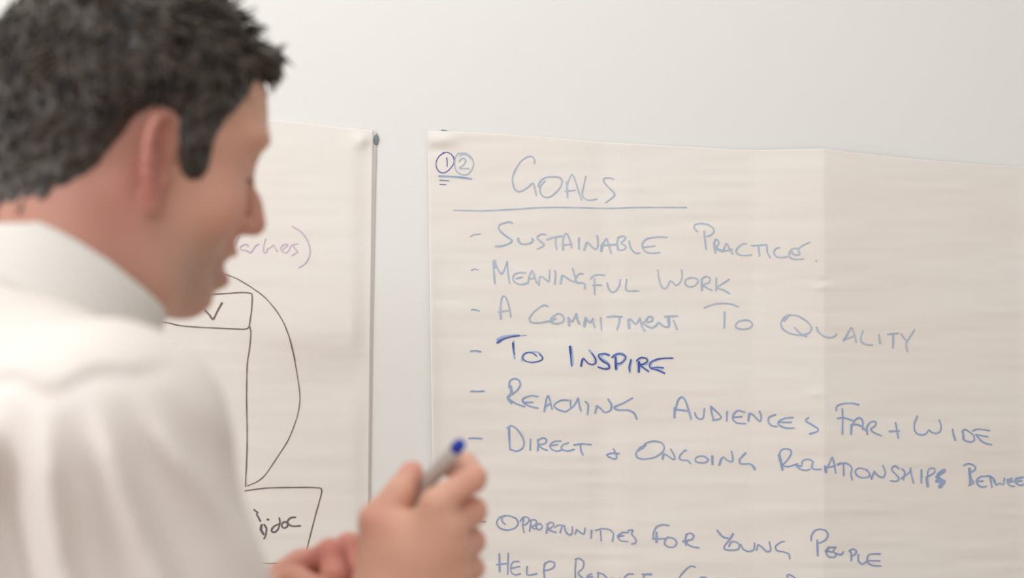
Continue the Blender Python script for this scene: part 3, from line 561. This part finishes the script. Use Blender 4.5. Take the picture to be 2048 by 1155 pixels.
# locks
f, l, u = to_head(capv[:, 0], capv[:, 1], capv[:, 2]); m = hairmask(f, u)
e = .002
def grad(X):
    g = np.stack([hair_field(*(X+np.eye(3)[i]*e).T)-hair_field(*(X-np.eye(3)[i]*e).T) for i in range(3)], -1)
    return g/(np.linalg.norm(g, axis=1)[:, None]+1e-9)
cand = np.where((m > .0015) & (hair_base(capv[:, 0], capv[:, 1], capv[:, 2], f, l, u) > .0008))[0]
NL = 11000
sel = rng.choice(cand, NL); base = capv[sel]+rng.normal(0, .0008, (NL, 3))
nrm = grad(base); bf, bl, bu = to_head(base[:, 0], base[:, 1], base[:, 2]); bm_ = hairmask(bf, bu)
def clump(k):     # slowly varying angle so neighbours lie together
    return np.sin(bf*95+k)*np.cos(bl*110+bu*70+k*2)+.6*np.sin(bu*170+bf*60+k*3)+.35*np.sin(bf*330+bl*280+k)
topw = sstep(bu, .055, .105)[:, None]; backw = sstep(-bf, .03, .08)[:, None]
topdir = HF*.9+HR*.25-HU*.1; sidedir = -HF*.35-HU*.95; backdir = -HU*1.0+HR*.1
d = topdir*topw+(sidedir*(1-backw)+backdir*backw)*(1-topw)
side = np.cross(nrm, d); side /= np.linalg.norm(side, axis=1)[:, None]+1e-9
d = d+side*(clump(.7)[:, None]*1.0)+rng.normal(0, .14, (NL, 3))
d -= nrm*(d*nrm).sum(1)[:, None]; d /= np.linalg.norm(d, axis=1)[:, None]+1e-9
quiff = (np.exp(-((bf-.070)/.018)**2-((bu-.097)/.016)**2))[:, None]
ln = np.interp(bu, [-.085, -.05, .0, .05, .10], [.003, .006, .012, .017, .019])*(.75+.5*rng.random(NL))*np.clip(bm_/.012, .35, 1)
lift = (.10+.12*topw[:, 0]+.10*clump(2.2))[:, None]
K = 5; ts = np.linspace(0, 1, K)
curl = (rng.normal(0, .3, NL)+.5*clump(1.9))[:, None]
strand = np.empty((NL, K, 3))
for i, t in enumerate(ts):
    strand[:, i] = base-nrm*.0015+ln[:, None]*(d*t+nrm*lift*t-nrm*.28*t*t*(1-.4*topw)+side*curl*t*t*.35)+quiff*(nrm*.001*t-HU*.004*t*t)
rw = (.0011+.0006*rng.random(NL))*np.clip(bm_/.01, .45, 1)
V = np.empty((NL, K, 3, 3)); prof = [.8, 1.0, .9, .6, .12]
for i in range(K):
    tg = strand[:, min(i+1, K-1)]-strand[:, max(i-1, 0)]; tg /= np.linalg.norm(tg, axis=1)[:, None]+1e-9
    n1 = np.cross(tg, nrm+1e-4); n1 /= np.linalg.norm(n1, axis=1)[:, None]+1e-9; n2 = np.cross(tg, n1)
    for j in range(3):
        a = 2*math.pi*j/3; V[:, i, j] = strand[:, i]+(n1*math.cos(a)+n2*math.sin(a))*(rw*prof[i])[:, None]
base_i = (np.arange(NL)*K*3)[:, None, None]; i_ = np.arange(K-1)[None, :, None]*3; j_ = np.arange(3)[None, None, :]; j2 = (j_+1) % 3
F4 = np.stack([base_i+i_+j_, base_i+i_+j2, base_i+i_+3+j2, base_i+i_+3+j_], -1).reshape(-1, 4)
M_lock = hmat('brown_hair_strands', (.012, .010, .010, 1), (.088, .063, .048, 1))
link('hair_locks', mesh_np('hair_locks', V.reshape(-1, 3), F4), M_lock, hair, kind='stuff')
# eyebrows and lashes
def tufts(name, items, parent, r=.0005):
    Vv, Ff, n = [], [], 0
    for a, b in items:
        a, b = np.array(a), np.array(b); t = b-a; s1 = np.cross(t, [.3, .5, .8]); s1 /= np.linalg.norm(s1); s2 = np.cross(t/np.linalg.norm(t), s1)
        for c_, rr in ((a, r), ((a+b)/2+HU*.0004, r), (b, r*.2)):
            for j in range(3): Vv.append(c_+(s1*math.cos(j*2.094)+s2*math.sin(j*2.094))*rr)
        for i in range(2):
            for j in range(3): Ff.append((n+i*3+j, n+i*3+(j+1) % 3, n+i*3+3+(j+1) % 3, n+i*3+3+j))
        n += 9
    return link(name, mesh_np(name, np.array(Vv), np.array(Ff)), M_lock, parent)
for sg in (1, -1):
    it = []
    for i in range(150):
        t = random.random(); lat = .014+.040*t; ff = .0905-.020*t*t+random.uniform(-.001, .002); uu = .030+.008*math.sin(t*2.6)+random.uniform(-.003, .003)
        a = hp(ff, sg*lat, uu); it.append((a, a+HS*(HF*(.0015-.002*t)+HR*sg*.006+HU*random.uniform(.000, .003))))
    tufts('eyebrow', it, person, .0006)
    it = []
    for i in range(34):
        t = i/33; lat = .020+.026*t; a = hp(.0845-.010*(t-.3)**2*6, sg*lat, .0075); it.append((a, a+HS*(HF*.007+HR*sg*.003*t-HU*.004)))
    tufts('eyelashes', it, person, .0003)
    bm = bmesh.new(); bmesh.ops.create_uvsphere(bm, u_segments=20, v_segments=14, radius=.0118)
    for v in bm.verts: v.co = v.co+Vector(hp(.0722, sg*.032, .0085))
    for f_ in bm.faces: f_.smooth = True
    me = bpy.data.meshes.new('eye'); bm.to_mesh(me); bm.free()
    link('eye', me, mat('eye_white', (.75, .72, .68, 1), .2, .5), person)

# ------------------------------------------------------------------ shirt
M_shirt = mat('white_cotton', (.81, .755, .72, 1), .85, .1, sheen=.15, bump=[(900, (1, 1, 1), .08, .0003), (25, (1, 1, 1), .12, .002)])
M_collar = mat('collar_cotton', (.73, .71, .675, 1), .85, .1, bump=[(900, (1, 1, 1), .08, .0003)])  # shirt cotton greyed: double cloth, plus shade put into its colour
sh = Field((-.66, -1.16, .88), (.03, -.42, 1.56), .003)
sh.ell(NB+[0, 0, -.17]-BF*.005, (.130, .185, .205), (BF, BR, BU), .06)
sh.ell(NB+[0, 0, -.10]-BF*.035, (.095, .150, .125), (BF, BR, BU), .06)
sh.ell(PEL+[0, 0, .17]+BF*.01, (.135, .170, .23), (BF, BR, BU), .06)
sh.ell(PEL+[0, 0, .06]+BF*.0, (.130, .172, .12), (BF, BR, BU), .05)
for sg, s_, e_, w_ in ((1, SR, ER, WR), (-1, SL, EL, WL)):
    sh.cone(C0-CA*.080, s_+[0, 0, .004], .052, .064, .05)
    sh.cone(NB-BF*.035+[0, 0, .018], NB-BF*.045+BR*sg*.06-[0, 0, .012], .052, .050, .05)
    sh.cone(s_, e_, .070, .062, .03); sh.cone(e_, e_+(w_-e_)*.82, .062, .042, .02)
# folds: ridges fanning down from the shoulder seam
SEAM = 1.44
PIV = SR+np.array([-.03, -.02, .14])
SRN = SR
def folds(X, Y, Z):
    # angle around a pivot above the shoulder, measured on the side facing out
    a = (X-PIV[0])*BF[0]+(Y-PIV[1])*BF[1]; b = (X-PIV[0])*BR[0]+(Y-PIV[1])*BR[1]; c = PIV[2]-Z
    Wd = sstep(b, -.07, .02)
    ang = np.arctan2((a+.15*b)*Wd+(b*.8-.05)*(1-Wd), np.maximum(c, .01)); r = np.sqrt(a*a+c*c)
    w1 = np.sin(ang*13+1.2*np.sin(r*14+.5)+b*6); w2 = np.sin(ang*26+2.0+1.0*np.sin(r*15)+a*8)
    ridge = np.sqrt((1-np.abs(w1))**2+.01)*1.7-.75+.22*w2
    ridge = ridge*(1-.85*sstep(a, .035, .085))
    drop = sstep(c, .100, .150)
    low = np.sin(Z*30+a*24)*np.sin(b*20+Z*12)
    return ((ridge*.0115+low*.0035)*drop*(.35+.65*sstep(b, -.12, -.02))*(.3+.7*sstep(Z, 1.0, 1.2))).astype(np.float32)
sl, X, Y, Z = sh.sub(sh.lo, sh.lo+(sh.n-1)*sh.h)
near = np.abs(sh.D[sl]) < .05
dd = folds(X, Y, Z); sh.D[sl] = sh.D[sl]-dd-.0
# yoke seam: a fine groove over the back and shoulder
a = (X-NB[0])*BF[0]+(Y-NB[1])*BF[1]
g = Z-(1.452-.12*np.clip(-(X+.245), 0, .3)+.005*np.sin(X*55)+.003*np.sin(X*131+1))
sh.D[sl] += ((.0026*np.exp(-((g+.002)/.004)**2)-.0030*sstep(g, -.002, .003))*(1-sstep(g, .01, .05)*.9)*(1-sstep(a, -.01, .03))).astype(np.float32)
# open at the neck, the hem and the cuffs
CFd = np.cross(BR, CA)*-1
if CFd@BF < 0: CFd = -CFd
sh.cone(C0-CA*.03, C0+CA*.12, .062, .075, .008, 'sub')
lo = sh.lo[2]; sl, X, Y, Z = sh.sub((-.66, -1.16, .88), (.03, -.42, .99)); sh.D[sl] = np.maximum(sh.D[sl], (.965-Z)+X*0+Y*0)
sp, sq = sh.mesh('shirt', 5)
shirt = link('shirt', mesh_np('shirt', sp, sq), M_shirt, person, label='loose white shirt with folds from the shoulder seam')
# cuffs
def tube(name, a, b, r1, r2, m, parent, th=.003, n=40, **kw):
    a, b = np.array(a), np.array(b); t = (b-a)/np.linalg.norm(b-a); s1 = np.cross(t, [0, 0, 1.]); s1 /= np.linalg.norm(s1); s2 = np.cross(t, s1)
    V = []; prof = [(0, r1), (.06, r1+.001), (.5, (r1+r2)/2), (.94, r2+.001), (1, r2), (1, r2-th), (0, r1-th)]
    for (s_, r) in prof:
        for i in range(n): A = 2*math.pi*i/n; V.append(a+(b-a)*s_+(s1*math.cos(A)+s2*math.sin(A))*r)
    m_ = len(prof); F = [(i*n+j, i*n+(j+1) % n, ((i+1) % m_)*n+(j+1) % n, ((i+1) % m_)*n+j) for i in range(m_) for j in range(n)]
    return link(name, mesh_np(name, np.array(V), np.array(F)), m, parent, **kw)
for e_, w_ in ((ER, WR), (EL, WL)):
    tube('cuff', e_+(w_-e_)*.76, e_+(w_-e_)*.93, .047, .040, M_shirt, shirt)
# collar: stand and folded leaf as one swept profile, open at the throat
def collar():
    n = 96; V = []; prof = []
    # (radial, axial): inside bottom -> fold edge -> outer leaf bottom -> back up inside the leaf
    base = [(-.0010, -.030), (-.0016, -.010), (-.0012, .004), (.0012, .0085), (.0040, .0072), (.0070, -.004), (.0105, -.020), (.0150, -.036), (.0170, -.0425),
            (.0148, -.0425), (.0125, -.034), (.0080, -.020), (.0048, -.006), (.0030, -.001), (.0022, -.012), (.0022, -.030)]
    for i in range(n+1):
        A = math.radians(16)+(2*math.pi-math.radians(32))*i/n     # angle from the throat
        cf, cr = math.cos(A), math.sin(A)
        rf, rr = .0655, .0640
        dirv = CFd*cf+BR*cr; rad0 = rf*rr/math.hypot(rr*cf, rf*cr)
        fr = max(0, math.cos(A)); ext = 1+.55*fr**3; drop = -.006*fr+.0015*math.sin(3*A+.6)
        for (dr, ax) in base:
            k = ext if ax < -.012 and dr > .008 else 1
            bulge = (1+.25*math.sin(A*2+1)*.3)
            V.append(C0+dirv*(rad0+dr*k*bulge)+CA*((ax if ax > -.012 else -.012+(ax+.012)*k)+drop))
    m_ = len(base)
    F = [(i*m_+j, i*m_+(j+1) % m_, (i+1)*m_+(j+1) % m_, (i+1)*m_+j) for i in range(n) for j in range(m_)]
    V = np.array(V); me = mesh_np('collar', V, F+[tuple(range(m_))[::-1], tuple(n*m_+j for j in range(m_))])
    return link('collar', me, M_collar, shirt, label='turned-down shirt collar')
collar()
# front placket and buttons
M_btn = mat('shell_button', (.82, .80, .76, 1), .25, .5)
for i in range(6):
    bm = bmesh.new(); bmesh.ops.create_cone(bm, cap_ends=True, segments=20, radius1=.0056, radius2=.0050, depth=.0022)
    me = bpy.data.meshes.new('button'); bm.to_mesh(me); bm.free()
    z = 1.36-.07*i
    # find the shirt surface on the body midline
    t = np.linspace(0, .3, 200); q_ = np.array([NB[0], NB[1], z])+BF*t[:, None]; ii = np.clip(np.rint((q_-sh.lo)/sh.h).astype(int), 0, sh.n-1)
    dv = sh.D[ii[:, 0], ii[:, 1], ii[:, 2]]; k = np.where(dv < 0)[0]
    if len(k) == 0: continue
    o = link('button', me, M_btn, None); o.location = q_[k[-1]]+BF*.0010; o.rotation_euler = Vector(BF).to_track_quat('Z', 'Y').to_euler()
    o.parent = shirt
del sh.D

# ------------------------------------------------------------------ trousers, belt, shoes
M_tr = mat('charcoal_wool', (.045, .047, .055, 1), .9, .1, bump=[(400, (1, 1, 1), .1, .0005)])
tr = Field((-.66, -1.12, .03), (-.1, -.45, 1.06), .005)
tr.ell(PEL+[0, 0, .0], (.135, .180, .15), (BF, BR, BU), .04)
for h_, k_, a_ in ((HIPR, KNR, ANR), (HIPL, KNL, ANL)):
    tr.cone(h_, k_, .098, .072, .03); tr.cone(k_, a_+[0, 0, -.01], .072, .062, .03)
sl, X, Y, Z = tr.sub((-.66, -1.12, .9), (-.1, -.45, 1.06)); tr.D[sl] = np.maximum(tr.D[sl], (Z-1.0)+X*0+Y*0)
tp, tq = tr.mesh('trousers', 1); del tr.D
trs = link('trousers', mesh_np('trousers', tp, tq), M_tr, person, label='charcoal trousers')
M_shoe = mat('black_leather', (.02, .018, .017, 1), .3, .5)
for a_ in (ANR, ANL):
    s_ = Field(np.array([a_[0], a_[1], 0])-[.22, .22, .0], np.array([a_[0], a_[1], 0])+[.22, .22, .16], .004)
    s_.cone(a_+[0, 0, .02], a_+[0, 0, -.03], .044, .046, .02); s_.cone(a_+[0, 0, -.035], a_+BF*.15+[0, 0, -.050], .045, .034, .03)
    s_.cone(a_+BF*.02+[0, 0, -.045], a_+BF*.17+[0, 0, -.055], .042, .040, .02); s_.cone(a_-BF*.035+[0, 0, -.04], a_+[0, 0, -.045], .042, .044, .02)
    sl, X, Y, Z = s_.sub(s_.lo, s_.lo+(s_.n-1)*s_.h); s_.D[sl] = np.maximum(s_.D[sl], (.008-Z)+X*0+Y*0)
    p_, q_ = s_.mesh('shoe', 1); so = link('shoe', mesh_np('shoe', p_, q_), M_shoe, person)
    n = 36; V = []
    for z in (0, .012):
        for i in range(n):
            A = 2*math.pi*i/n; c = a_+BF*.06+BF*.125*math.cos(A)+BR*(.046+.004*math.cos(A))*math.sin(A); V.append((c[0], c[1], z))
    F = [(i, (i+1) % n, n+(i+1) % n, n+i) for i in range(n)]+[tuple(range(n))[::-1], tuple(range(n, 2*n))]
    link('sole', mesh_np('sole', np.array(V), F, False), M_shoe, so)

# ------------------------------------------------------------------ marker in the hands
MA = P(917, 891, 1.243); MB_ = P(775, 1055, 1.312)
ax = (MB_-MA)/np.linalg.norm(MB_-MA)
def lathe(name, prof, m, parent=None, n=32, **kw):
    s1 = np.cross(ax, [0, 0, 1.]); s1 /= np.linalg.norm(s1); s2 = np.cross(ax, s1); V = []; F = []
    for (s_, r) in prof:
        for i in range(n): A = 2*math.pi*i/n; V.append(MA+ax*s_+(s1*math.cos(A)+s2*math.sin(A))*r)
    for i in range(len(prof)-1):
        for j in range(n): F.append((i*n+j, i*n+(j+1) % n, (i+1)*n+(j+1) % n, (i+1)*n+j))
    F += [tuple(range(n))[::-1], tuple((len(prof)-1)*n+j for j in range(n))]
    return link(name, mesh_np(name, np.array(V), F), m, parent, **kw)
M_mb = mat('grey_white_plastic', srgb(205, 200, 196), .35, .5); M_mc = mat('blue_plastic', (.012, .045, .42, 1), .4, .4)
mk = bpy.data.objects.new('marker_pen', None); COL.objects.link(mk); mk.location = MA+ax*.12
mk['label'] = 'pale marker pen with a blue end held upright in the right hand'; mk['category'] = 'marker'
bpy.context.view_layer.update()
lathe('barrel', [(.004, .0030), (.0045, .0052), (.006, .0058), (.02, .0062), (.085, .0062), (.090, .0058), (.091, .004)], M_mb, mk)
lathe('end_plug', [(-.0045, .0022), (-.004, .0038), (-.002, .0046), (.002, .0048), (.0052, .0048), (.0055, .004)], M_mc, mk, label='blue end plug')
lathe('cap', [(.0905, .0060), (.091, .0074), (.094, .0078), (.118, .0066), (.124, .0050), (.125, .002)], M_mc, mk, label='blue cap')
